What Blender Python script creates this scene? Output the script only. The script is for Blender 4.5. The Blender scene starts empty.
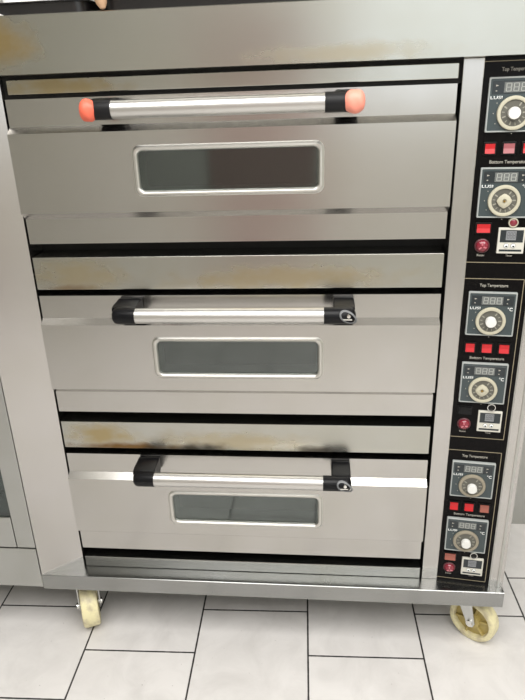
import bpy, bmesh, math, random
from mathutils import Matrix, Vector
random.seed(4)
S = bpy.context.scene
C = S.collection
R = math.radians
F = 0.268                     # height of the lowest oven door's bottom edge above the floor
WING_A = 0.1199               # the control wing is turned this much towards the room

# ------------------------------------------------------------------ camera, light, exposure
cam = bpy.data.objects.new('camera', bpy.data.cameras.new('camera'))
C.objects.link(cam)
cam.location = (0.62999, -1.27372, 1.08401 + F)
cam.rotation_euler = (R(68.0482), R(1.8493), R(5.0892))
cam.data.sensor_fit = 'VERTICAL'; cam.data.sensor_height = 24.0
cam.data.lens = 24.0 * 615.876 / 700.0
cam.data.clip_start = 0.02
S.camera = cam

S.view_settings.view_transform = 'Standard'
S.view_settings.look = 'None'
S.view_settings.gamma = 1.0
S.view_settings.use_curve_mapping = False
S.view_settings.exposure = 0.0
S.cycles.use_denoising = True
S.cycles.max_bounces = 10
S.cycles.sample_clamp_indirect = 4.0

W = bpy.data.worlds.new('daylight'); S.world = W; W.use_nodes = True
bg = W.node_tree.nodes['Background']
bg.inputs[0].default_value = (0.90, 0.96, 1.0, 1); bg.inputs[1].default_value = 1.0

def area(name, loc, rot, sx, sy, power, col):
    l = bpy.data.lights.new(name, 'AREA'); l.shape = 'RECTANGLE'; l.size = sx; l.size_y = sy
    l.energy = power; l.color = col
    o = bpy.data.objects.new(name, l); C.objects.link(o); o.location = loc; o.rotation_euler = rot
    return o
area('window_daylight', (1.80, -3.42, 1.95), (R(90), 0, 0), 2.2, 1.3, 7.5, (0.97, 0.99, 1.0))
area('ceiling_lamp_light', (0.95, -1.50, 2.66), (0, 0, 0), 3.0, 1.9, 118, (1.0, 0.982, 0.96))

# ------------------------------------------------------------------ materials
def mat(name, col, rough=0.5, metal=0.0, spec=0.5, coat=0.0, emit=0.0):
    m = bpy.data.materials.new(name); m.use_nodes = True
    b = m.node_tree.nodes['Principled BSDF']
    b.inputs['Base Color'].default_value = (*col, 1)
    b.inputs['Roughness'].default_value = rough
    b.inputs['Metallic'].default_value = metal
    b.inputs['Specular IOR Level'].default_value = spec
    b.inputs['Coat Weight'].default_value = coat
    if emit:
        b.inputs['Emission Color'].default_value = (*col, 1); b.inputs['Emission Strength'].default_value = emit
    return m

def N(m, t, **kw):
    n = m.node_tree.nodes.new(t)
    for k, v in kw.items(): setattr(n, k, v)
    return n
def L(m, a, b): m.node_tree.links.new(a, b)

def steel(name, col=(0.55, 0.54, 0.51), rough=0.22, grain=(2.5, 2.5, 160), stains=(), mottling=0.05):
    """brushed stainless steel; stains = (centre xyz, radii xyz, colour, strength) in object space"""
    m = mat(name, col, rough, 1.0)
    b = m.node_tree.nodes['Principled BSDF']
    tc = N(m, 'ShaderNodeTexCoord')
    mp = N(m, 'ShaderNodeMapping'); mp.inputs['Scale'].default_value = grain
    L(m, tc.outputs['Object'], mp.inputs[0])
    n1 = N(m, 'ShaderNodeTexNoise'); n1.inputs['Scale'].default_value = 1.0; n1.inputs['Detail'].default_value = 3
    L(m, mp.outputs[0], n1.inputs[0])
    n2 = N(m, 'ShaderNodeTexNoise'); n2.inputs['Scale'].default_value = 7.0; n2.inputs['Detail'].default_value = 5
    L(m, tc.outputs['Object'], n2.inputs[0])
    a = N(m, 'ShaderNodeMath', operation='MULTIPLY_ADD'); L(m, n1.outputs[0], a.inputs[0]); a.inputs[1].default_value = 0.05; a.inputs[2].default_value = rough - 0.025
    a2 = N(m, 'ShaderNodeMath', operation='MULTIPLY_ADD'); L(m, n2.outputs[0], a2.inputs[0]); a2.inputs[1].default_value = 0.10; L(m, a.outputs[0], a2.inputs[2])
    a3 = N(m, 'ShaderNodeMath', operation='SUBTRACT'); L(m, a2.outputs[0], a3.inputs[0]); a3.inputs[1].default_value = 0.05
    # mottled film of grease
    mx = N(m, 'ShaderNodeMix', data_type='RGBA')
    mr = N(m, 'ShaderNodeMapRange'); mr.inputs[1].default_value = 0.35; mr.inputs[2].default_value = 0.75; mr.inputs[3].default_value = 0; mr.inputs[4].default_value = 1
    L(m, n2.outputs[0], mr.inputs[0]); L(m, mr.outputs[0], mx.inputs[0])
    mx.inputs[6].default_value = (*col, 1)
    mx.inputs[7].default_value = (col[0] * (1 - mottling), col[1] * (1 - mottling), col[2] * (1 - 1.6 * mottling), 1)
    cur = mx.outputs[2]; rcur = a3.outputs[0]
    for k, (cen, rad, scol, st) in enumerate(stains):
        mm = N(m, 'ShaderNodeMapping', vector_type='POINT')
        mm.inputs['Scale'].default_value = tuple(1 / r for r in rad)
        mm.inputs['Location'].default_value = tuple(-c / r for c, r in zip(cen, rad))
        L(m, tc.outputs['Object'], mm.inputs[0])
        ln = N(m, 'ShaderNodeVectorMath', operation='LENGTH'); L(m, mm.outputs[0], ln.inputs[0])
        ns = N(m, 'ShaderNodeTexNoise'); ns.inputs['Scale'].default_value = 22; ns.inputs['Detail'].default_value = 4; ns.inputs['Roughness'].default_value = 0.5
        ms = N(m, 'ShaderNodeMapping'); ms.inputs['Location'].default_value = (k * 3.1, k * 1.7, k); ms.inputs['Scale'].default_value = (1, 1, 1.6)
        L(m, tc.outputs['Object'], ms.inputs[0]); L(m, ms.outputs[0], ns.inputs[0])
        ad = N(m, 'ShaderNodeMath', operation='MULTIPLY_ADD'); L(m, ns.outputs[0], ad.inputs[0]); ad.inputs[1].default_value = 1.3; L(m, ln.outputs['Value'], ad.inputs[2])
        r2 = N(m, 'ShaderNodeMapRange', interpolation_type='SMOOTHSTEP'); L(m, ad.outputs[0], r2.inputs[0])
        r2.inputs[1].default_value = 1.75; r2.inputs[2].default_value = 0.75; r2.inputs[3].default_value = 0; r2.inputs[4].default_value = st
        m2 = N(m, 'ShaderNodeMix', data_type='RGBA'); L(m, r2.outputs[0], m2.inputs[0]); L(m, cur, m2.inputs[6]); m2.inputs[7].default_value = (*scol, 1)
        cur = m2.outputs[2]
        m3 = N(m, 'ShaderNodeMath', operation='MULTIPLY_ADD'); L(m, r2.outputs[0], m3.inputs[0]); m3.inputs[1].default_value = 0.18; L(m, rcur, m3.inputs[2]); rcur = m3.outputs[0]
    L(m, cur, b.inputs['Base Color']); L(m, rcur, b.inputs['Roughness'])
    return m

STEEL = (0.47, 0.468, 0.432)
M = {}
M['post'] = steel('brushed_steel_post', (0.52, 0.505, 0.49), 0.22, grain=(160, 160, 2.5))
M['shelf'] = steel('brushed_steel_shelf', (0.34, 0.345, 0.34), 0.25)
M['neighbour'] = steel('brushed_steel_cabinet', (0.48, 0.485, 0.47), 0.30, grain=(40, 40, 2))
M['side'] = steel('brushed_steel_side', (0.50, 0.50, 0.48), 0.36)
M['rim'] = steel('pressed_steel_rim', (0.64, 0.63, 0.60), 0.38)
M['bar'] = mat('polished_bar', (0.62, 0.61, 0.59), 0.33, 1.0)
M['zinc'] = mat('zinc_plated_steel', (0.62, 0.63, 0.62), 0.38, 1.0)
M['dark_metal'] = mat('dark_inner_metal', (0.012, 0.012, 0.011), 0.55, 0.0, 0.3)  # plain near-black metal for inner body, hood gap and cabinet recess
M['black_plastic'] = mat('black_bracket_plastic', (0.005, 0.005, 0.006), 0.33, 0.0, 0.2)
M['black_tape'] = mat('black_tape', (0.008, 0.008, 0.009), 0.45, 0, 0.25)
M['orange'] = mat('orange_plastic', (0.78, 0.14, 0.08), 0.42, 0, 0.5)
M['coral'] = mat('pink_lit_orange_plastic', (0.86, 0.30, 0.22), 0.42, 0, 0.5)  # paler copy of the orange, with the pink light put into the colour
M['panel'] = mat('black_acrylic_panel', (0.0035, 0.003, 0.003), 0.22, 0, 0.10)
M['gold'] = mat('gold_printed_line', (0.34, 0.29, 0.19), 0.45)
M['print'] = mat('pale_print', (0.42, 0.40, 0.35), 0.6)
M['white_print'] = mat('white_print', (0.80, 0.82, 0.80), 0.5)
M['ctl_face'] = mat('slate_face_plastic', (0.040, 0.055, 0.058), 0.26)
M['ctl_edge'] = mat('pale_bezel_edge', (0.34, 0.36, 0.35), 0.4)
M['display'] = mat('smoked_display', (0.016, 0.022, 0.025), 0.2)
M['digit_bed'] = mat('display_bed', (0.13, 0.14, 0.135), 0.3)
M['digit'] = mat('unlit_digit', (0.40, 0.41, 0.38), 0.4)
M['ivory'] = mat('ivory_plastic', (0.47, 0.445, 0.34), 0.45)
M['tan_ring'] = mat('browned_ivory_plastic', (0.27, 0.24, 0.18), 0.45)
M['dial_face'] = mat('dial_face_grey', (0.10, 0.097, 0.08), 0.45)
M['tick'] = mat('dial_mark', (0.30, 0.29, 0.24), 0.5)
M['white_knob'] = mat('white_knob', (0.70, 0.70, 0.67), 0.35)
M['red'] = mat('red_switch', (0.46, 0.014, 0.018), 0.28, 0, 0.4, emit=0.05)
M['pink'] = mat('faded_pink_switch', (0.32, 0.095, 0.105), 0.35)
M['salmon'] = mat('faded_salmon_switch', (0.28, 0.085, 0.06), 0.4)
M['sw_black'] = mat('black_switch_plastic', (0.005, 0.005, 0.005), 0.35, 0, 0.2)
M['dark_red'] = mat('dark_red_lens', (0.20, 0.010, 0.025), 0.18, 0, 0.6, 0.5)
M['chrome'] = mat('chrome_ring', (0.75, 0.74, 0.70), 0.2, 1.0)
M['timer'] = mat('white_timer_plastic', (0.58, 0.565, 0.50), 0.45)
M['lcd'] = mat('grey_lcd', (0.22, 0.23, 0.24), 0.3)
M['lcd_digit'] = mat('lcd_digit', (0.05, 0.055, 0.06), 0.4)

def glass_mat(name, tint, refl):
    m = bpy.data.materials.new(name); m.use_nodes = True
    nt = m.node_tree; nt.nodes.clear()
    out = N(m, 'ShaderNodeOutputMaterial')
    tr = N(m, 'ShaderNodeBsdfTransparent'); tr.inputs[0].default_value = (*tint, 1)
    gl = N(m, 'ShaderNodeBsdfGlossy'); gl.inputs[0].default_value = (0.9, 0.95, 0.95, 1); gl.inputs['Roughness'].default_value = 0.06
    fr = N(m, 'ShaderNodeFresnel'); fr.inputs[0].default_value = 1.5
    a = N(m, 'ShaderNodeMath', operation='MULTIPLY_ADD'); L(m, fr.outputs[0], a.inputs[0]); a.inputs[1].default_value = 0.9; a.inputs[2].default_value = refl
    mx = N(m, 'ShaderNodeMixShader'); L(m, a.outputs[0], mx.inputs[0]); L(m, tr.outputs[0], mx.inputs[1]); L(m, gl.outputs[0], mx.inputs[2])
    L(m, mx.outputs[0], out.inputs[0])
    return m
M['glass'] = glass_mat('oven_door_glass', (0.66, 0.70, 0.67), 0.06)
M['glass_cab'] = glass_mat('cabinet_glass', (0.55, 0.62, 0.60), 0.05)
M['recess'] = mat('window_recess_metal', (0.30, 0.31, 0.30), 0.45, 0.5)
M['recess_back'] = mat('dark_chamber', (0.020, 0.022, 0.020), 0.35)

# wheel: cream nylon with grime
def wheel_mat():
    m = mat('cream_nylon', (0.72, 0.66, 0.36), 0.42)
    b = m.node_tree.nodes['Principled BSDF']
    tc = N(m, 'ShaderNodeTexCoord'); n = N(m, 'ShaderNodeTexNoise'); n.inputs['Scale'].default_value = 45; n.inputs['Detail'].default_value = 5
    L(m, tc.outputs['Object'], n.inputs[0])
    r = N(m, 'ShaderNodeValToRGB'); r.color_ramp.elements[0].position = 0.35; r.color_ramp.elements[0].color = (0.50, 0.44, 0.29, 1)
    r.color_ramp.elements[1].position = 0.58; r.color_ramp.elements[1].color = (0.74, 0.68, 0.41, 1)
    L(m, n.outputs[0], r.inputs[0]); L(m, r.outputs[0], b.inputs['Base Color'])
    return m
M['nylon'] = wheel_mat()
M['nylon_web'] = mat('aged_nylon_web', (0.42, 0.33, 0.11), 0.5)

# ------------------------------------------------------------------ mesh helpers
I4 = Matrix.Identity(4)
def BM(): return bmesh.new()
def quad(bm, pts): return bm.faces.new([bm.verts.new(p) for p in pts])
def box(bm, x0, x1, y0, y1, z0, z1, bev=0.0, seg=2, mtx=None):
    r = bmesh.ops.create_cube(bm, size=1.0)
    vs = r['verts']
    for v in vs: v.co = Vector(((x0 + x1) / 2 + v.co.x * (x1 - x0), (y0 + y1) / 2 + v.co.y * (y1 - y0), (z0 + z1) / 2 + v.co.z * (z1 - z0)))
    if mtx is not None: bmesh.ops.transform(bm, matrix=mtx, verts=vs)
    if bev > 0:
        es = list({e for v in vs for e in v.link_edges})
        bmesh.ops.bevel(bm, geom=es, offset=bev, segments=seg, profile=0.5, affect='EDGES')
def lathe(bm, prof, mtx=I4, n=40, close=False):
    """prof = [(r, h)] turned about local Z, then mtx"""
    rings = []
    for r, h in prof:
        if r < 1e-7: rings.append([bm.verts.new(mtx @ Vector((0, 0, h)))])
        else: rings.append([bm.verts.new(mtx @ Vector((r * math.cos(2 * math.pi * k / n), r * math.sin(2 * math.pi * k / n), h))) for k in range(n)])
    pairs = list(zip(rings, rings[1:])) + ([(rings[-1], rings[0])] if close else [])
    for a, b in pairs:
        for k in range(n):
            k2 = (k + 1) % n
            if len(a) == 1 and len(b) == 1: continue
            if len(a) == 1: bm.faces.new((a[0], b[k], b[k2]))
            elif len(b) == 1: bm.faces.new((a[k], a[k2], b[0]))
            else: bm.faces.new((a[k], a[k2], b[k2], b[k]))
def rrect(x0, x1, z0, z1, r, n=6):
    pts = []
    for cx, cz, a0 in ((x1 - r, z1 - r, 0), (x0 + r, z1 - r, 90), (x0 + r, z0 + r, 180), (x1 - r, z0 + r, 270)):
        for k in range(n + 1):
            a = R(a0 + 90 * k / n); pts.append((cx + r * math.cos(a), cz + r * math.sin(a)))
    return pts
def loft(bm, loops, closed=True, cap=False):
    vs = [[bm.verts.new(p) for p in lp] for lp in loops]
    n = len(vs[0])
    for a, b in zip(vs, vs[1:]):
        for k in range(n if closed else n - 1):
            k2 = (k + 1) % n; bm.faces.new((a[k], a[k2], b[k2], b[k]))
    if cap: bm.faces.new(vs[0]); bm.faces.new(list(reversed(vs[-1])))
def prism(bm, poly, axis, a, b):
    """poly of 2-D points extruded along axis: 'x' -> (y,z), 'y' -> (x,z), 'z' -> (x,y)"""
    def P(p, t): return {'x': (t, p[0], p[1]), 'y': (p[0], t, p[1]), 'z': (p[0], p[1], t)}[axis]
    loft(bm, [[P(p, a) for p in poly], [P(p, b) for p in poly]], cap=True)

def obj(name, bm, m, parent=None, mtx=None, smooth=False, lab=None, lift=True):
    """one mesh object; vertices in the oven frame (lift adds the floor offset), origin at the bounding-box centre"""
    if mtx is not None: bmesh.ops.transform(bm, matrix=mtx, verts=bm.verts)
    if lift: bmesh.ops.translate(bm, vec=(0, 0, F), verts=bm.verts)
    bmesh.ops.recalc_face_normals(bm, faces=bm.faces)
    lo = Vector([min(v.co[i] for v in bm.verts) for i in range(3)]); hi = Vector([max(v.co[i] for v in bm.verts) for i in range(3)])
    c = (lo + hi) / 2
    bmesh.ops.translate(bm, vec=-c, verts=bm.verts)
    me = bpy.data.meshes.new(name); bm.to_mesh(me); bm.free()
    me.materials.append(m)
    if smooth:
        for p in me.polygons: p.use_smooth = True
        me.set_sharp_from_angle(angle=R(38))
    o = bpy.data.objects.new(name, me); C.objects.link(o)
    o['abs'] = tuple(c)
    if parent is not None:
        o.parent = parent; o.location = c - Vector(parent['abs'])
    else: o.location = c
    if lab: o['label'] = lab
    return o
def thing(name, loc, label, cat, group=None):
    o = bpy.data.objects.new(name, None); C.objects.link(o); o.location = loc; o['abs'] = tuple(loc); o.empty_display_size = 0.1
    tag(o, label, cat, group); return o
def tag(o, label, cat, group=None):
    o['label'] = label; o['category'] = cat
    if group: o['group'] = group
def struct(name, bm, m, lift=False):
    o = obj(name, bm, m, lift=lift); o['kind'] = 'structure'; return o
def text_bm(body, s0, s1, zbase, h, off, dep=0.0003):
    """lettering in the wing frame: left edge s0, right edge s1, baseline zbase"""
    cu = bpy.data.curves.new('t', 'FONT'); cu.body = body; cu.size = 1.0; cu.offset = 0.012; cu.resolution_u = 3
    to = bpy.data.objects.new('t', cu); C.objects.link(to)
    me = bpy.data.meshes.new_from_object(to.evaluated_get(bpy.context.evaluated_depsgraph_get()))
    bpy.data.objects.remove(to); bpy.data.curves.remove(cu)
    xs = [v.co.x for v in me.vertices]; ys = [v.co.y for v in me.vertices]
    kx = (s1 - s0) / (max(xs) - min(xs)); kz = h / max(ys)
    bm = BM(); bm.from_mesh(me); bpy.data.meshes.remove(me)
    x0 = min(xs)
    for v in bm.verts: v.co = Vector((s0 + (v.co.x - x0) * kx, -off, zbase + v.co.y * kz))
    ex = bmesh.ops.extrude_face_region(bm, geom=list(bm.faces))
    for g in ex['geom']:
        if isinstance(g, bmesh.types.BMVert): g.co.y -= dep
    return bm

# ------------------------------------------------------------------ the setting
def floor_mat():
    m = mat('pale_stone_tiles', (0.6, 0.58, 0.55), 0.42)
    b = m.node_tree.nodes['Principled BSDF']
    tc = N(m, 'ShaderNodeTexCoord'); sp = N(m, 'ShaderNodeSeparateXYZ'); L(m, tc.outputs['Object'], sp.inputs[0])
    # running bond: columns along local Y, every other column shifted half a tile
    def math_(op, a, bb=None, c=None):
        n = N(m, 'ShaderNodeMath', operation=op)
        for i, v in enumerate((a, bb, c)):
            if v is None: continue
            if isinstance(v, (int, float)): n.inputs[i].default_value = v
            else: L(m, v, n.inputs[i])
        return n.outputs[0]
    u = math_('DIVIDE', sp.outputs[0], 0.3)
    col = math_('FLOOR', u)
    par = math_('FLOORED_MODULO', col, 2.0)
    v = math_('SUBTRACT', math_('DIVIDE', sp.outputs[1], 0.3), math_('MULTIPLY', par, 0.5))
    row = math_('FLOOR', v)
    du = math_('PINGPONG', u, 0.5); dv = math_('PINGPONG', v, 0.5)
    d = math_('MINIMUM', du, dv)
    wob = N(m, 'ShaderNodeTexNoise'); wob.inputs['Scale'].default_value = 60; L(m, tc.outputs['Object'], wob.inputs[0])
    d2 = math_('ADD', d, math_('MULTIPLY', math_('SUBTRACT', wob.outputs[0], 0.5), 0.004))
    g = N(m, 'ShaderNodeMapRange'); L(m, d2, g.inputs[0]); g.inputs[1].default_value = 0.0055; g.inputs[2].default_value = 0.0095; g.inputs[3].default_value = 1; g.inputs[4].default_value = 0
    cid = N(m, 'ShaderNodeCombineXYZ'); L(m, col, cid.inputs[0]); L(m, row, cid.inputs[1])
    wn = N(m, 'ShaderNodeTexWhiteNoise', noise_dimensions='2D'); L(m, cid.outputs[0], wn.inputs['Vector'])
    n1 = N(m, 'ShaderNodeTexNoise'); n1.inputs['Scale'].default_value = 9; n1.inputs['Detail'].default_value = 8; n1.inputs['Roughness'].default_value = 0.62; n1.inputs['Distortion'].default_value = 0.7
    mp = N(m, 'ShaderNodeVectorMath', operation='MULTIPLY_ADD'); L(m, wn.outputs['Color'], mp.inputs[0]); mp.inputs[1].default_value = (5, 5, 5); L(m, tc.outputs['Object'], mp.inputs[2])
    L(m, mp.outputs[0], n1.inputs[0])
    rp = N(m, 'ShaderNodeValToRGB'); L(m, n1.outputs[0], rp.inputs[0])
    rp.color_ramp.elements[0].position = 0.30; rp.color_ramp.elements[0].color = (0.60, 0.58, 0.56, 1)
    rp.color_ramp.elements[1].position = 0.62; rp.color_ramp.elements[1].color = (0.70, 0.68, 0.66, 1)
    sp2 = N(m, 'ShaderNodeTexNoise'); sp2.inputs['Scale'].default_value = 95; sp2.inputs['Detail'].default_value = 2; L(m, tc.outputs['Object'], sp2.inputs[0])
    dot = N(m, 'ShaderNodeMapRange'); L(m, sp2.outputs[0], dot.inputs[0]); dot.inputs[1].default_value = 0.735; dot.inputs[2].default_value = 0.78
    mxd = N(m, 'ShaderNodeMix', data_type='RGBA'); L(m, math_('MULTIPLY', dot.outputs[0], 0.45), mxd.inputs[0]); L(m, rp.outputs[0], mxd.inputs[6]); mxd.inputs[7].default_value = (0.12, 0.10, 0.09, 1)
    mx = N(m, 'ShaderNodeMix', data_type='RGBA'); L(m, g.outputs[0], mx.inputs[0]); L(m, mxd.outputs[2], mx.inputs[6]); mx.inputs[7].default_value = (0.022, 0.020, 0.019, 1)
    L(m, mx.outputs[2], b.inputs['Base Color'])
    bp = N(m, 'ShaderNodeBump'); bp.inputs['Strength'].default_value = 0.5; bp.inputs['Distance'].default_value = 0.002; bp.invert = True
    L(m, g.outputs[0], bp.inputs['Height']); L(m, bp.outputs[0], b.inputs['Normal'])
    return m
FX0, FX1, FY0, FY1, HT = -2.6, 3.4, -3.6, 1.35, 2.75
me = BM()
th = R(1.6); org = Vector((0.597, 0.0))            # a joint of the tile grid
u0 = Vector((math.cos(th), math.sin(th))); v0 = Vector((-math.sin(th), math.cos(th)))
base = u0 * 0.597 + v0 * -0.0885
for zz in (0.0, -0.05):
    pass
rot = Matrix.Rotation(-th, 3, 'Z')
pts = [(FX0, FY0), (FX1, FY0), (FX1, FY1), (FX0, FY1)]
vs = []
for z in (0.0, -0.06):
    vs.append([me.verts.new(rot @ (Vector((p[0] - base.x, p[1] - base.y, z)))) for p in pts])
me.faces.new(vs[0]); me.faces.new(list(reversed(vs[1])))
for k in range(4): me.faces.new((vs[0][k], vs[1][k], vs[1][(k + 1) % 4], vs[0][(k + 1) % 4]))
bmesh.ops.recalc_face_normals(me, faces=me.faces)
fm = bpy.data.meshes.new('floor'); me.to_mesh(fm); me.free(); fm.materials.append(floor_mat())
fo = bpy.data.objects.new('floor', fm); C.objects.link(fo); fo.location = (base.x, base.y, 0); fo.rotation_euler = (0, 0, th); fo['kind'] = 'structure'

wallm = mat('painted_plaster', (0.66, 0.65, 0.60), 0.7)
ceilm = mat('ceiling_paint', (0.70, 0.69, 0.66), 0.8)
b = BM(); box(b, FX0 - .1, FX1 + .1, FY1, FY1 + .1, 0, HT); struct('wall_back', b, wallm)
b = BM(); box(b, FX0 - .1, FX0, FY0 - .1, FY1, 0, HT); struct('wall_left', b, wallm)
b = BM(); box(b, FX1, FX1 + .1, FY0 - .1, FY1, 0, HT); struct('wall_right', b, wallm)
b = BM(); wx0, wx1, wz0, wz1 = 0.68, 2.95, 1.25, 2.62
box(b, FX0, wx0, FY0 - .1, FY0, 0, HT); box(b, wx1, FX1, FY0 - .1, FY0, 0, HT)
box(b, wx0, wx1, FY0 - .1, FY0, 0, wz0); box(b, wx0, wx1, FY0 - .1, FY0, wz1, HT); struct('wall_front', b, wallm)
b = BM(); box(b, FX0 - .1, FX1 + .1, FY0 - .1, FY1 + .1, HT, HT + .08); struct('ceiling', b, ceilm)
b = BM()
for x0, x1, z0, z1 in ((wx0, wx0 + .05, wz0, wz1), (wx1 - .05, wx1, wz0, wz1), (wx0, wx1, wz0, wz0 + .05), (wx0, wx1, wz1 - .05, wz1), (1.79, 1.84, wz0, wz1)):
    box(b, x0, x1, FY0 - .07, FY0 - .03, z0, z1)
struct('window_1', b, mat('window_frame_paint', (0.75, 0.75, 0.72), 0.5))

b = BM(); box(b, -0.22, 0.58, FY0 + .002, FY0 + .04, 0.005, 2.05, .004)  # unseen door-shaped panel, added to give the steel a reddish reflection
for z0, z1 in ((.25, .95), (1.1, 1.85)): box(b, -.08, .44, FY0 + .038, FY0 + .05, z0, z1, .006)
struct('added_tint_panel', b, mat('red_brown_tint_paint', (0.44, 0.32, 0.29), 0.5))

# ------------------------------------------------------------------ the deck oven
ov = thing('deck_oven', (0.485, 0.36, 0.0), 'large stainless steel three-deck oven on castors, with control strip at right', 'oven')
YB = 0.74                                          # back of the oven
SX0, SX1, SF, ST, SB = -0.106, 1.083, -0.041, -0.062, -0.107

# inner body and sides
b = BM(); box(b, -0.02, 0.926, 0.075, YB - .01, ST, 1.147); obj('oven_body', b, M['dark_metal'], ov)
def side(x0, x1):
    b = BM(); box(b, x0, x1, -0.02, YB, ST, 1.147); obj('side_panel', b, M['side'], ov)
side(SX0 + .004, SX0 + .012); side(SX1 - .012, SX1 - .006)
b = BM(); box(b, SX0 + .004, SX1 - .006, YB - .008, YB, ST, 1.147); obj('back_panel', b, M['side'], ov)

# slanted left post, flat right post, slanted outer strip
b = BM(); prism(b, [(-0.0035, 0.0), (SX0, SF + .002), (SX0 + .002, SF + .016), (-0.0035, 0.07)], 'z', ST, 1.146); obj('corner_post', b, M['post'], ov)
b = BM(); box(b, 0.889, 0.9275, 0.0, 0.06, ST, 1.146, 0.0012); obj('corner_post', b, M['post'], ov)
WM = Matrix.Translation((0.93784, 0, 0)) @ Matrix.Rotation(-WING_A, 4, 'Z')
b = BM(); box(b, 0.1165, 0.1485, -0.001, 0.02, ST - .002, 1.146, 0.0012); obj('corner_post', b, M['post'], ov, WM)
b = BM(); box(b, 0.1145, 0.1168, -0.003, 0.02, ST, 1.146, 0.0006); obj('panel_edge', b, M['side'], ov, WM)

# shelf at the foot, hood across the top
b = BM()
prism(b, [(SF, SB), (SF, ST - .0015), (SF + .0015, ST), (YB, ST), (YB, ST - .012), (SF + .003, ST - .012), (SF + .003, SB)], 'x', SX0 - .001, SX1 + .001)
obj('base_shelf', b, M['shelf'], ov)
b = BM(); box(b, SX0 - .001, SX1 + .001, YB - .003, YB, SB, ST - .011); obj('base_skirt', b, M['shelf'], ov)
hood_bm = BM()
prism(hood_bm, [(SF, 1.1465), (SF, 1.2452), (SF + .0015, 1.2467), (YB, 1.2467), (YB, 1.150), (0.02, 1.1465)], 'x', SX0 - .001, SX1 + .001)
hc = (SX0 + SX1 + .001) / 2; hcz = (1.1465 + 1.2467) / 2
HY = (SF + YB) / 2
M['hood'] = steel('brushed_steel_hood', STEEL, 0.24, stains=[
    ((0.02 - hc, SF - HY, 1.205 - hcz), (0.10, 0.06, 0.06), (0.36, 0.25, 0.08), 0.8),
    ((0.66 - hc, SF - HY, 1.16 - hcz), (0.22, 0.06, 0.022), (0.40, 0.33, 0.19), 0.45)])
obj('hood', hood_bm, M['hood'], ov)
bl = BM(); box(bl, -0.003, 0.926, 0.012, 0.08, 1.105, 1.1465); obj('dark_gap_block', bl, M['dark_metal'], ov)  # near-black block filling the gap under the hood

# strip under the hood
def strip(name, x0, x1, z0, z1, stains, y=0.0, d=0.074, col=STEEL, rough=0.23, bev=.0012):
    b = BM(); box(b, x0, x1, y, y + d, z0, z1, bev)
    cx, cz = (x0 + x1) / 2, (z0 + z1) / 2
    m = steel('brushed_steel_' + name, col, rough, stains=[((sx - cx, -d / 2, sz - cz), rad, c, st) for sx, sz, rad, c, st in stains])
    return obj(name, b, m, ov)
BROWN = (0.20, 0.11, 0.035); YEL = (0.42, 0.32, 0.14)
strip('top_strip', 0.010, 0.882, 1.1125, 1.139, [(0.12, 1.125, (0.16, .05, .03), YEL, .75)])
strip('soot_tray', 0.0005, 0.882, 0.711, 0.784, [(0.10, 0.745, (0.14, .05, .05), YEL, .5), (0.55, 0.735, (0.30, .05, .035), YEL, .55), (0.08, 0.713, (0.08, .05, .012), BROWN, .6)])
strip('soot_tray', 0.0005, 0.882, 0.307, 0.3795, [(0.10, 0.345, (0.10, .05, .04), YEL, .8), (0.16, 0.312, (0.16, .05, .014), BROWN, .95), (0.42, 0.330, (0.25, .05, .035), YEL, .45), (0.33, 0.309, (0.10, .05, .02), (0.03, .025, .02), .9), (0.62, 0.309, (0.07, .05, .018), (0.04, .03, .02), .8)])
strip('kick_plate', 0.002, 0.884, ST + .001, -0.029, [], col=(0.44, 0.445, 0.435))

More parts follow.
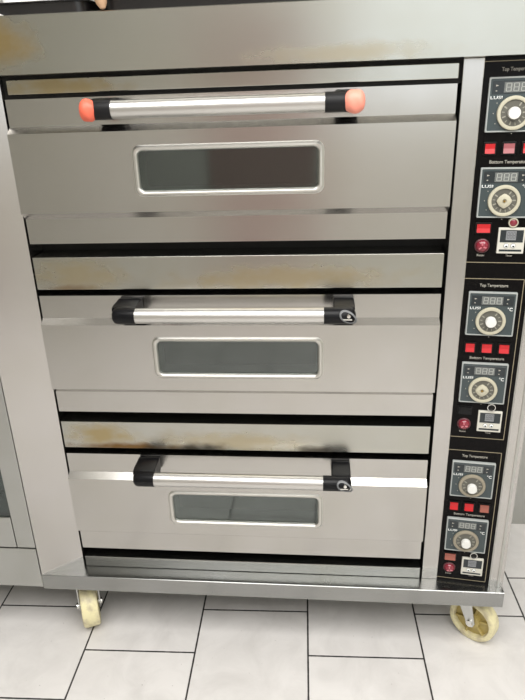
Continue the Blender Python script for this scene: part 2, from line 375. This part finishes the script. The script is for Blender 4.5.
# doors
def door(k, zb):
    d_bm = BM()
    prof = [(0.0, 0.0), (0.0, 0.0535), (-0.016, 0.067), (-0.016, 0.2255), (0.0, 0.238), (0.0, 0.290)]
    x0, x1, d = 0.0015, 0.8815, 0.045
    hx0, hx1, hz0, hz1 = 0.262, 0.626, 0.107, 0.189
    def strip_(a, c):
        quad(d_bm, [(x0, a[0], zb + a[1]), (x1, a[0], zb + a[1]), (x1, c[0], zb + c[1]), (x0, c[0], zb + c[1])])
    for i in (0, 1, 3, 4): strip_(prof[i], prof[i + 1])
    y = -0.016
    for a0, a1, c0, c1 in ((x0, x1, .067, hz0), (x0, x1, hz1, .2255), (x0, hx0, hz0, hz1), (hx1, x1, hz0, hz1)):
        quad(d_bm, [(a0, y, zb + c0), (a1, y, zb + c0), (a1, y, zb + c1), (a0, y, zb + c1)])
    for xx in (x0, x1):
        d_bm.faces.new([d_bm.verts.new((xx, p[0], zb + p[1])) for p in prof + [(d, 0.290), (d, 0.0)]])
    quad(d_bm, [(x0, 0, zb + .29), (x1, 0, zb + .29), (x1, d, zb + .29), (x0, d, zb + .29)])
    quad(d_bm, [(x0, 0, zb), (x1, 0, zb), (x1, d, zb), (x0, d, zb)])
    quad(d_bm, [(x0, d, zb), (x1, d, zb), (x1, d, zb + .29), (x0, d, zb + .29)])
    bmesh.ops.remove_doubles(d_bm, verts=d_bm.verts, dist=1e-5)
    col = (0.515, 0.502, 0.482)
    D = obj('oven_door', d_bm, steel('brushed_steel_door_%s' % 'abc'[k], col, 0.21), ov)
    # window: pressed rim, recess, pane
    b = BM()
    def lp(ins, yy, r): return [(px, yy, zb + pz) for px, pz in rrect(.254 + ins, .634 - ins, .099 + ins, .197 - ins, r)]
    loft(b, [lp(-.0015, -.0159, .017), lp(0, -.0168, .016), lp(.0025, -.0196, .0145), lp(.006, -.0200, .0125), lp(.009, -.0180, .0105), lp(.0105, -.0140, .009), lp(.0105, -.010, .009)])
    obj('window_rim', b, M['rim'], D, smooth=True)
    b = BM(); loft(b, [lp(.0098, -.012, .0095), lp(.0125, .034, .008)]); obj('window_recess', b, M['recess'], D)
    b = BM(); b.faces.new([b.verts.new(p) for p in lp(.011, .0335, .008)]); obj('inner_pane', b, M['recess_back'], D)
    b = BM(); loft(b, [lp(.0106, -.0115, .009), lp(.0106, -.0095, .009)], cap=True); obj('window_pane', b, M['glass'], D)
    # handle
    hz, hy, hr = zb + .2655, -.068, .0165
    XB = Matrix.Translation((0, hy, hz)) @ Matrix.Rotation(R(90), 4, 'Y')
    b = BM(); lathe(b, [(0, .238), (hr, .238), (hr, .640), (0, .640)], XB, 40); obj('handle_bar', b, M['bar'], D, smooth=True)
    for s in (-1, 1):
        xo, xi = (.1885, .2405) if s < 0 else (.7015, .636)
        b = BM()
        t = 1 if s < 0 else -1
        sl = hr + .0012
        # sleeve round the bar with a rounded outer end
        pr = [(sl, xi)] + [(sl, xo + t * .012)] + [(sl * math.cos(a) if a < 1.57 else 0, xo + t * .012 * (1 - math.sin(a))) for a in (.5, .95, 1.3, 1.5708)]
        pr = [(sl - .002, xi)] + pr
        lathe(b, pr, XB, 32)
        # arm from the sleeve back to the door flange
        aw = .046 if s > 0 else .050
        ax0, ax1 = sorted((xo + t * (.002 if s > 0 else -.002), xo + t * aw))
        arm = [(hy + .004, -.0165), (hy + .020, -.017), (-.012, -.016), (0.0, -.014), (0.0, .0205), (-.014, .0215), (hy + .02, .0175), (hy + .004, .0165)]
        tmp = BM()
        loft(tmp, [[(xx, p[0], hz + p[1]) for p in arm] for xx in (ax0, ax1)], cap=True)
        bmesh.ops.bevel(tmp, geom=list(tmp.edges), offset=.0035, segments=2, profile=.5, affect='EDGES')
        tm = bpy.data.meshes.new('tmp'); tmp.to_mesh(tm); tmp.free(); b.from_mesh(tm); bpy.data.meshes.remove(tm)
        obj('handle_bracket', b, M['black_tape'] if k == 0 else M['black_plastic'], D, smooth=True, lab='black bracket' if k else 'black taped bracket')
        if k == 0:
            b = BM()
            r = bmesh.ops.create_uvsphere(b, u_segments=32, v_segments=20, radius=1.0)
            x0c, x1c = (.1800, .2165) if s < 0 else (.6640, .7080)
            for v in b.verts:
                t = v.co.x * (1 if s < 0 else -1)          # +1 = inner, pointed end
                p = v.co.copy()
                rad = math.sqrt(max(0.0, 1 - t * t))
                f = (1 - abs(t) ** (1.7 if t > 0 else 3.5)) ** (.62 if t > 0 else .5) if abs(t) < 1 else 0
                k2 = f / rad if rad > 1e-6 else 0
                v.co = Vector(((x0c + x1c) / 2 + p.x * (x1c - x0c) / 2, hy - .0065 + p.y * k2 * .0175, hz + p.z * k2 * .0205))
                w = math.sin(v.co.x * 310 + v.co.z * 170) * .0005; v.co.y += w; v.co.z += w
            obj('handle_end_cap', b, M['orange'] if s < 0 else M['coral'], D, smooth=True, lab='bright orange end cap' if s < 0 else 'orange end cap with pink light in its colour')
    if k > 0:
        # opened end of the right-hand bracket: oval rim with bare metal inside
        b = BM()
        cx, cz, yy = .6850, hz + .001, hy - hr - .0008
        ring = []
        TL = Matrix.Rotation(R(32), 4, 'Y')
        cen = Vector((cx, hy, cz))
        loops = []
        for rx, rz, dy in ((.020, .0125, .0), (.0185, .0112, -.0022), (.0165, .0095, -.0020), (.0155, .0088, .001)):
            l = []
            for q in range(28):
                a = 2 * math.pi * q / 28
                p = TL @ Vector((rx * math.cos(a), 0, rz * math.sin(a)))
                zz = p.z
                yb = -math.sqrt(max(1e-6, (hr + .0012) ** 2 - min(abs(zz), hr) ** 2))
                l.append((cx + p.x, hy + yb + dy - .0008, cz + zz))
            loops.append(l)
        loft(b, loops); obj('bracket_rim', b, mat('worn_grey_plastic_%d' % k, (0.16, 0.165, 0.17), 0.4), D, smooth=True)
        b = BM(); lathe(b, [(0, .003), (.0035, .0025), (.0048, .0005), (.0048, -.004), (0, -.004)], Matrix.Translation((cx + .001, hy - hr - .0008, cz + .003)) @ Matrix.Rotation(R(90), 4, 'X'), 20)
        obj('bracket_screw', b, M['chrome'], D, smooth=True)
        b = BM(); box(b, cx - .011, cx + .008, hy - hr - .0022, hy - hr + .001, cz - .0055, cz - .0025, .0008); obj('bracket_clip', b, M['chrome'], D)
door(0, 0.8140); door(1, 0.4070); door(2, 0.0)

# control strip
b = BM(); box(b, -0.0125, 0.1145, -0.0005, 0.02, ST, 1.146); obj('control_strip', b, M['panel'], ov, WM)
def hline(b, s0, s1, z, w=.0011, off=.0005, dep=.0004): box(b, s0, s1, -(off + dep), -off + .0002, z - w / 2, z + w / 2)
def vline(b, s, z0, z1, w=.0011, off=.0005, dep=.0004): box(b, s - w / 2, s + w / 2, -(off + dep), -off + .0002, z0, z1)
SEG = {'a': (0.12, .88, .93, 1.0), 'g': (.12, .88, .465, .535), 'd': (.12, .88, 0, .07), 'f': (0, .14, .52, .97), 'b': (.86, 1, .52, .97), 'e': (0, .14, .03, .48), 'c': (.86, 1, .03, .48)}
def digits(b, s0, s1, z0, z1, n, off, dep=.0003):
    w = (s1 - s0) / n
    for i in range(n):
        q0 = s0 + i * w + w * .12; ww = w * .74
        for a, c, e, f in SEG.values():
            lean = (z1 - z0) * .04
            box(b, q0 + a * ww + (e * lean), q0 + c * ww + (e * lean), -(off + dep), -off + .0002, z0 + e * (z1 - z0), z0 + f * (z1 - z0))
def dialm(s, z, off): return Matrix.Translation((s, -off, z)) @ Matrix.Rotation(R(90), 4, 'X')
def controller(z1, knob, ringm, kdx=0.0, kdz=0.0, dz=0.0):
    z0 = z1 - .096; T = .0065
    b = BM()
    lo = [(p[0], 0.0, p[1]) for p in rrect(0, .096, z0, z1, .002, 3)]
    l1 = [(p[0], -T, p[1]) for p in rrect(0, .096, z0, z1, .002, 3)]
    l2 = [(p[0], -T - .001, p[1]) for p in rrect(.0008, .0952, z0 + .0008, z1 - .0008, .002, 3)]
    l3 = [(p[0], -T - .001, p[1]) for p in rrect(.0026, .0934, z0 + .0026, z1 - .0026, .002, 3)]
    l4 = [(p[0], -T, p[1]) for p in rrect(.003, .093, z0 + .003, z1 - .003, .0018, 3)]
    loft(b, [lo, l1, l2, l3, l4])
    B = obj('temperature_controller', b, M['ctl_edge'], ov, WM)
    b = BM(); b.faces.new([b.verts.new((p[0], -T - .0001, p[1])) for p in rrect(.0028, .0932, z0 + .0028, z1 - .0028, .0018, 3)]); obj('face_plate', b, M['ctl_face'], B, WM)
    off = T + .0001
    b = BM(); box(b, .0065, .0900, -off - .0006, -off, z1 - .0290, z1 - .0068, .0003, 1); obj('display_window', b, M['display'], B, WM)
    b = BM(); box(b, .0270, .0690, -off - .0009, -off - .0004, z1 - .0268, z1 - .0092); obj('display_screen', b, M['digit_bed'], B, WM)
    b = BM(); digits(b, .0285, .0680, z1 - .0250, z1 - .0108, 3, off + .0009); obj('display_digits', b, M['digit'], B, WM)
    for s, z in ((.0125, -.0145), (.0765, -.0145)):
        b = BM(); prism(b, [(s, z1 + z + .0016), (s + .005, z1 + z), (s, z1 + z - .0016)], 'y', -off - .0009, -off - .0006); obj('display_arrow', b, M['print'], B, WM)
    for s, z in ((.0125, -.0235), (.0765, -.0235)):
        b = BM(); box(b, s, s + .0026, -off - .0009, -off - .0006, z1 + z - .0008, z1 + z + .0008); obj('display_dash', b, M['print'], B, WM)
    obj('lettering', text_bm('LUSI', .0046, .0255, z1 - .0375, .0052, off), M['white_print'], B, WM)
    obj('lettering', text_bm('\u00b0C', .0795, .0895, z1 - .0395, .0075, off), M['white_print'], B, WM)
    cs, cz = .0482, z1 - .0625 + dz
    Dm = dialm(cs, cz, off)
    b = BM(); lathe(b, [(.0302, 0), (.0302, .004), (.0292, .0055), (.0262, .0062), (.0238, .0055), (.0232, .003), (.0232, 0)], Dm, 48); obj('dial_ring', b, ringm, B, WM, smooth=True)
    b = BM(); lathe(b, [(0, .0032), (.0234, .0032)], Dm, 48); obj('dial_face', b, M['dial_face'], B, WM)
    b = BM()
    for q in range(11):
        a = R(-225 + 27 * q + 12)
        mt = WMI = Matrix.Translation((cs, -off - .0032, cz)) @ Matrix.Rotation(-a, 4, 'Y')
        box(b, .0165 if q % 2 else .0150, .0215, -.0003, .0001, -.0007 if q % 2 else -.0012, .0007 if q % 2 else .0012, mtx=mt)
    obj('dial_marks', b, M['tick'], B, WM)
    b = BM()
    for q in range(5):                                 # faint scale dots printed round the dial
        a = R(150 + 30 * q)
        box(b, cs + .036 * math.cos(a) - .0007, cs + .036 * math.cos(a) + .0007, -off - .0003, -off, cz + .036 * math.sin(a) - .0007, cz + .036 * math.sin(a) + .0007)
    obj('scale_dots', b, M['print'], B, WM)
    Km = dialm(cs + kdx, cz + kdz, off)
    if knob == 'white':
        b = BM(); lathe(b, [(.0110, .002), (.0110, .0125), (.0101, .0140), (0, .0145)], Km, 36); obj('dial_knob', b, M['white_knob'], B, WM, smooth=True)
    else:
        b = BM()
        n = 48
        rr = lambda q: .0125 +   .0013 * max(0, math.cos(4 * 2 * math.pi * q / n)) 
        loops = [[Km @ Vector((rr(q) * f * math.cos(2 * math.pi * q / n), rr(q) * f * math.sin(2 * math.pi * q / n), h)) for q in range(n)] for f, h in ((1, .003), (1, .0075), (.9, .0085), (.35, .0088), (.3, .0065))]
        loft(b, loops, cap=True); obj('dial_knob', b, M['ivory'], B, WM, smooth=True, lab='cream knob with its cap missing')
        b = BM(); lathe(b, [(0, .0090), (.0022, .0090), (.0022, .006)], Km, 16); obj('dial_shaft', b, mat('brass_shaft', (0.35, 0.22, 0.06), 0.35, 1.0), B, WM, smooth=True)
def rocker(s0, s1, z0, z1, m, lab):
    b = BM()
    box(b, s0 - .0018, s1 + .0018, -.004, 0, z0 - .0022, z1 + .0022, .0008); 
    K = obj('rocker_switch', b, M['sw_black'], ov, WM)
    b = BM(); s0 += .0012; s1 -= .0012; z0 += .001; z1 -= .001; prism(b, [(-.003, z0), (-.0090, z0), (-.0062, (z0 + z1) / 2), (-.0068, z1), (-.003, z1)], 'x', s0, s1); obj('rocker', b, m, K, WM, lab=lab)
def deck_controls(zt, k):
    b = BM(); zt_, zb_ = zt + .0268, zt - .3475
    hline(b, -.0113, .1058, zt_); hline(b, -.0113, .1058, zb_); vline(b, -.0113, zb_, zt_); vline(b, .1058, zb_, zt_)
    obj('printed_border', b, M['gold'], ov, WM, lab='thin gold printed border')
    obj('lettering', text_bm('Top Temperature', .0205, .0765, zt + .0098, .0064, .0005), M['print'], ov, WM)
    obj('lettering', text_bm('Bottom Temperature', .0150, .0860, zt - .1530, .0060, .0005), M['print'], ov, WM)
    kn = [('white', 'cream'), ('white', 'cream'), ('white', 'white')][k]
    rg = [(M['ivory'], M['ivory']), (M['ivory'], M['ivory']), (M['tan_ring'], M['tan_ring'])][k]
    controller(zt, kn[0], rg[0], 0, -.004 if k == 2 else 0)
    controller(zt - .1600, kn[1], rg[1], -.002 if k == 1 else 0, -.003 if k == 2 else 0)
    sw = [('red', 'pink', 'red'), ('red', 'red', 'red'), ('red', 'red', 'salmon')][k]
    for (s0, s1), c in zip(((.0028, .0230), (.0362, .0582), (.0714, .0934)), sw):
        rocker(s0, s1, zt - .1350, zt - .1155, M[c], {'red': 'red rocker', 'pink': 'faded pink rocker', 'salmon': 'dull salmon rocker'}[c])
    rocker(.0020, .0296, zt - .2862, zt - .2680, M[('red', 'sw_black', 'salmon')[k]], ('red rocker', 'black rocker', 'dull salmon rocker')[k])
    # round lamp
    Lm = dialm(.0168, zt - .3130, .0)
    b = BM(); lathe(b, [(.0148, 0), (.0148, .002), (.0138, .0035), (.0124, .0040), (.0120, .002)], Lm, 36); K = obj('warning_lamp', b, mat('lamp_bezel_%d' % k, (0.10, 0.03, 0.035), 0.3), ov, WM, smooth=True)
    b = BM(); lathe(b, [(.0124, .003), (.0118, .0065), (.0090, .0095), (.0045, .0112), (0, .0116)], Lm, 36); obj('lamp_lens', b, M['dark_red'], K, WM, smooth=True, lab='dark red domed lens')
    b = BM()
    for q in range(3):
        a = R(100 + 120 * q); mt = Matrix.Translation((.0168, -.0105, zt - .3130)) @ Matrix.Rotation(-a, 4, 'Y')
        box(b, .002, .0080, -.0012, .004, -.0014, .0014, .0004, 1, mtx=mt)
    obj('lamp_mark', b, mat('pale_red_mark_%d' % k, (0.50, 0.14, 0.17), 0.35), K, WM)
    # small ringed pilot
    Pm = dialm(.0710, zt - .2655, .0)
    b = BM(); lathe(b, [(.0095, 0), (.0095, .0060), (.0088, .0082), (.0075, .0082), (.0068, .006)], Pm, 32); K = obj('pilot_lamp', b, M['ivory'] if k == 0 else M['chrome'], ov, WM, smooth=True)
    b = BM(); lathe(b, [(0, .0082), (.0040, .0078), (.0072, .006)], Pm, 24); obj('pilot_lens', b, M['dark_red'] if k == 0 else M['sw_black'], K, WM, smooth=True, lab='dark red lens' if k == 0 else 'black lens')
    # timer
    tz = zt - .2755
    b = BM(); box(b, .0450, .0960, -.0055, 0, tz - .0520, tz, .0012); K = obj('timer', b, M['timer'], ov, WM)
    o = .0055
    b = BM(); box(b, .0490, .0925, -o - .0005, -o, tz - .0290, tz - .0045); obj('timer_window', b, M['display'], K, WM)
    b = BM(); box(b, .0600, .0790, -o - .0009, -o - .0004, tz - .0245, tz - .0065); obj('timer_screen', b, M['lcd'], K, WM)
    b = BM(); digits(b, .0612, .0782, tz - .0210, tz - .0090, 3, o + .0009); obj('timer_digits', b, M['lcd_digit'], K, WM)
    for s in (.0620, .0752):
        b = BM(); lathe(b, [(.0042, 0), (.0042, .0012), (.0036, .0016), (0, .0017)], dialm(s, tz - .0360, o), 20); P = obj('timer_button', b, M['white_print'], K, WM, smooth=True)
    b = BM()
    for s in (.0620, .0752): lathe(b, [(.0042, .0006), (.0047, .0006), (.0047, .0002), (.0042, .0002)], dialm(s, tz - .0360, o), 20, close=True); box(b, s - .0012, s + .0022, -o - .0020, -o - .0016, tz - .0385, tz - .0355)
    obj('button_marks', b, M['sw_black'], K, WM)
    b = BM(); box(b, .0492, .0918, -o - .0004, -o + .0001, tz - .0475, tz - .0435); obj('timer_stripe', b, M['display'], K, WM)
    obj('lettering', text_bm('Buzzer', .0085, .0235, zt - .3345, .0042, .0005), M['print'], ov, WM)
    obj('lettering', text_bm('Timer', .0640, .0770, zt - .3345, .0042, .0005), M['print'], ov, WM)
deck_controls(1.1122, 0); deck_controls(0.7035, 1); deck_controls(0.2938, 2)

# castors
def castor(x, y, ang, trail=0.030, w=0.046):
    """wheel touching the floor at x, y; ang = heading of the wheel plane"""
    r = .0625
    zc = -F + r
    hd = Vector((math.cos(ang), math.sin(ang), 0)); axn = Vector((-math.sin(ang), math.cos(ang), 0))
    A = Matrix.Translation((x, y, zc)) @ Matrix.Rotation(ang, 4, 'Z') @ Matrix.Rotation(R(-90), 4, 'X')   # local Z = axle
    h = w / 2
    # fork: top plate and two cheeks
    b = BM()
    px, py = x + hd.x * trail, y + hd.y * trail
    Lc = Matrix.Translation((px, py, 0)) @ Matrix.Rotation(ang, 4, 'Z')
    box(b, -.045, .045, -.038, .038, SB - .006 - .0, SB - .001 + .001, .001, 1, mtx=Lc)
    lathe(b, [(0, SB - .004), (.024, SB - .004), (.026, SB - .010), (.024, SB - .018), (0, SB - .018)], Lc, 28)
    box(b, -.024, .022, -h - .007, h + .007, SB - .021, SB - .017, .001, 1, mtx=Lc)
    for sgn in (-1, 1):
        yy0, yy1 = sorted((sgn * (h + .0035), sgn * (h + .0065)))
        poly = [(-.024, SB - .018), (.022, SB - .018), (-trail + .013, zc + .004), (-trail + .009, zc - .010), (-trail, zc - .0135), (-trail - .009, zc - .010), (-trail - .013, zc + .002)]
        t = BM(); loft(t, [[Lc @ Vector((p[0], yy, p[1])) for p in poly] for yy in (yy0, yy1)], cap=True)
        tm = bpy.data.meshes.new('tmp'); t.to_mesh(tm); t.free(); b.from_mesh(tm); bpy.data.meshes.remove(tm)
    K = obj('castor', b, M['zinc'], ov)
    b = BM()
    lathe(b, [(r - .014, h - .001), (r - .006, h), (r - .002, h - .002), (r, h - .007), (r, -h + .007), (r - .002, -h + .002), (r - .006, -h), (r - .014, -h + .001), (r - .016, -h + .006), (r - .016, h - .006)], A, 56, close=True)
    obj('wheel_tyre', b, M['nylon'], K, smooth=True, lab='cream nylon tyre')
    b = BM()
    lathe(b, [(r - .0155, .006), (.022, .006), (.021, h - .001), (.010, h), (.006, h), (.006, -h), (.010, -h), (.021, -h + .001), (.022, -.006), (r - .0155, -.006)], A, 40, close=True)
    for q in range(6):
        box(b, .020, r - .0152, -.003, .003, -h + .006, h - .006, .001, 1, mtx=A @ Matrix.Rotation(R(60 * q + 14), 4, 'Z'))
    obj('wheel_hub', b, M['nylon_web'], K, smooth=True)
    b = BM(); lathe(b, [(0, -h - .013), (.0045, -h - .013), (.0080, -h - .011), (.0085, -h - .006), (.006, -h - .006), (.006, h + .006), (.0085, h + .006), (.0085, h + .012), (0, h + .013)], A, 18); obj('axle_bolt', b, M['chrome'], K, smooth=True)
castor(-0.014, 0.014, math.atan2(.92, -.40))
castor(1.038, 0.022, R(-38 + 180), 0.028, 0.038)
castor(0.02, 0.62, R(70)); castor(0.98, 0.62, R(115))

# ------------------------------------------------------------------ the cabinet at the left
nb = thing('steel_cabinet', (-0.56, 0.33, 0.0), 'grey stainless steel cabinet with dark glass door, left of the deck oven', 'cabinet')
nx1 = -0.1095; nf = -0.037
b = BM(); box(b, -1.02, nx1, nf + .022, .72, -.10, 1.20); obj('cabinet_body', b, M['neighbour'], nb)
b = BM(); box(b, -1.02, nx1, nf - .001, nf + .022, -.1045, .0205, .001); obj('plinth', b, M['neighbour'], nb)
b = BM(); box(b, -.1585, nx1, nf, nf + .022, .0235, 1.20, .0012); obj('stile', b, M['neighbour'], nb)
b = BM()
box(b, -.985, -.1605, nf - .0005, nf + .02, .0235, .1180, .0015); box(b, -.985, -.1605, nf - .0005, nf + .02, .52, .62, .0015); box(b, -.985, -.90, nf - .0005, nf + .02, .1185, .5195, .0015)
dr = obj('glass_door', b, M['neighbour'], nb)
b = BM(); box(b, -.8995, -.1605, nf + .004, nf + .010, .1182, .5198); obj('door_glass', b, M['glass_cab'], dr)
b = BM(); box(b, -.8995, -.1605, nf + .0215, nf + .0225, .1182, .5198); obj('door_backing', b, M['recess_back'], dr)
b = BM()
for z in (.19, .235): box(b, -.89, -.163, nf + .013, nf + .018, z, z + .004)
obj('reflection_line', b, M['zinc'], dr)  # bars standing in for the pale reflection lines in the glass
b = BM(); box(b, -1.02, -.1605, nf, nf + .022, .625, 1.20, .0012); obj('upper_panel', b, M['neighbour'], nb)
b = BM(); box(b, -.138, -.118, .02, .05, -.1175, -.1035, .002); obj('levelling_block', b, M['sw_black'], nb)
for x, y in ((-.16, .34), (-.95, .34), (-.135, .65), (-.95, .65)):
    b = BM(); lathe(b, [(0, -F), (.018, -F), (.020, -F + .01), (.011, -F + .02), (.011, -.1), (0, -.1)], Matrix.Translation((x, y, 0)), 20); obj('foot', b, M['sw_black'], nb, smooth=True)

# ------------------------------------------------------------------ the cabinet at the right
rc = thing('steel_cabinet', (1.62, 0.82, 0.0), 'dull grey metal cabinet standing behind the oven at the far right edge', 'cabinet')
b = BM(); box(b, 1.17, 2.2, .505, 1.2, -F + .0, .24, .003); obj('cabinet_body', b, M['neighbour'], rc)
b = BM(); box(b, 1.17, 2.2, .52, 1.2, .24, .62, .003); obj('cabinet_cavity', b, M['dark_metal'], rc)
b = BM(); box(b, 1.165, 2.2, .495, 1.2, .62, .66, .003); obj('cabinet_top', b, M['neighbour'], rc)

# ------------------------------------------------------------------ things lying on the oven
TOP = 1.2467
def tray(name, x0, x1, y0, y1, z0, h, label, flare=.012):
    b = BM()
    def lp(i, z, r): return [(p[0], p[1], z) for p in rrect(x0 + i, x1 - i, y0 + i, y1 - i, r, 5)]
    loft(b, [lp(flare + .002, z0 + .0015, .02), lp(flare, z0, .022), lp(.004, z0 + h - .003, .028), lp(0, z0 + h - .002, .03), lp(0, z0 + h, .03), lp(.005, z0 + h, .026), lp(flare + .002, z0 + .0025, .02)])
    b.faces.new([b.verts.new(p) for p in lp(flare + .002, z0 + .0025, .02)])
    b.faces.new([b.verts.new(p) for p in lp(flare + .002, z0 + .0012, .02)])
    bmesh.ops.remove_doubles(b, verts=b.verts, dist=1e-5)
    o = obj(name, b, mat(name + '_enamel', (0.010, 0.009, 0.009), 0.30), smooth=True)
    tag(o, label, 'baking tray', None); return o
tray('baking_tray', 0.215, 0.70, -0.030, 0.42, TOP, .055, 'deep black baking tray on top of the oven, right of the white paper bag')
tray('baking_tray', -0.06, 0.205, -0.030, 0.38, TOP, .022, 'shallow black baking tray on top of the oven under the white paper bag', .006)
# crumpled white paper bag on the low tray
b = BM()
nu, nv = 18, 12
def bagp(u, v):
    a = 2 * math.pi * u / nu
    rx, ry = .085 * (1 - .25 * v), .055 * (1 - .3 * v)
    wob = .010 * math.sin(3 * a + v * 5) + .006 * math.sin(7 * a - v * 9)
    return (.075 + (rx + wob) * math.cos(a), .06 + (ry + wob) * math.sin(a), TOP + .0035 + .14 * v + .004 * math.sin(5 * a) * v)
loops = [[bagp(u, v / nv) for u in range(nu)] for v in range(nv + 1)]
loft(b, loops, cap=True)
tag(obj('paper_bag', b, mat('white_paper', (0.82, 0.82, 0.80), 0.8)), 'crumpled white paper bag in the shallow black tray on the oven', 'bag')
b = BM()
hm = Matrix.Translation((.236, -.040, TOP + .0012)) @ Matrix.Rotation(R(-9), 4, 'Y') 
lathe(b, [(0, 0), (.005, .002), (.0095, .010), (.0125, .022), (.0135, .04), (.0125, .075), (.011, .10), (0, .104)], hm, 24)
tag(obj('wooden_handle', b, mat('tan_wood', (0.52, 0.33, 0.20), 0.55), smooth=True), 'tan wooden handle with rounded tip standing against the deep black tray', 'handle')

b = BM(); prism(b, [(-.10, TOP + .0002), (.046, TOP + .0002), (.030, TOP + .006), (.002, TOP + .0135), (-.05, TOP + .017), (-.10, TOP + .012)], 'y', -.0375, -.0315)
tag(obj('folded_paper', b, M['white_print']), 'folded white paper at the left front corner of the oven top', 'paper')
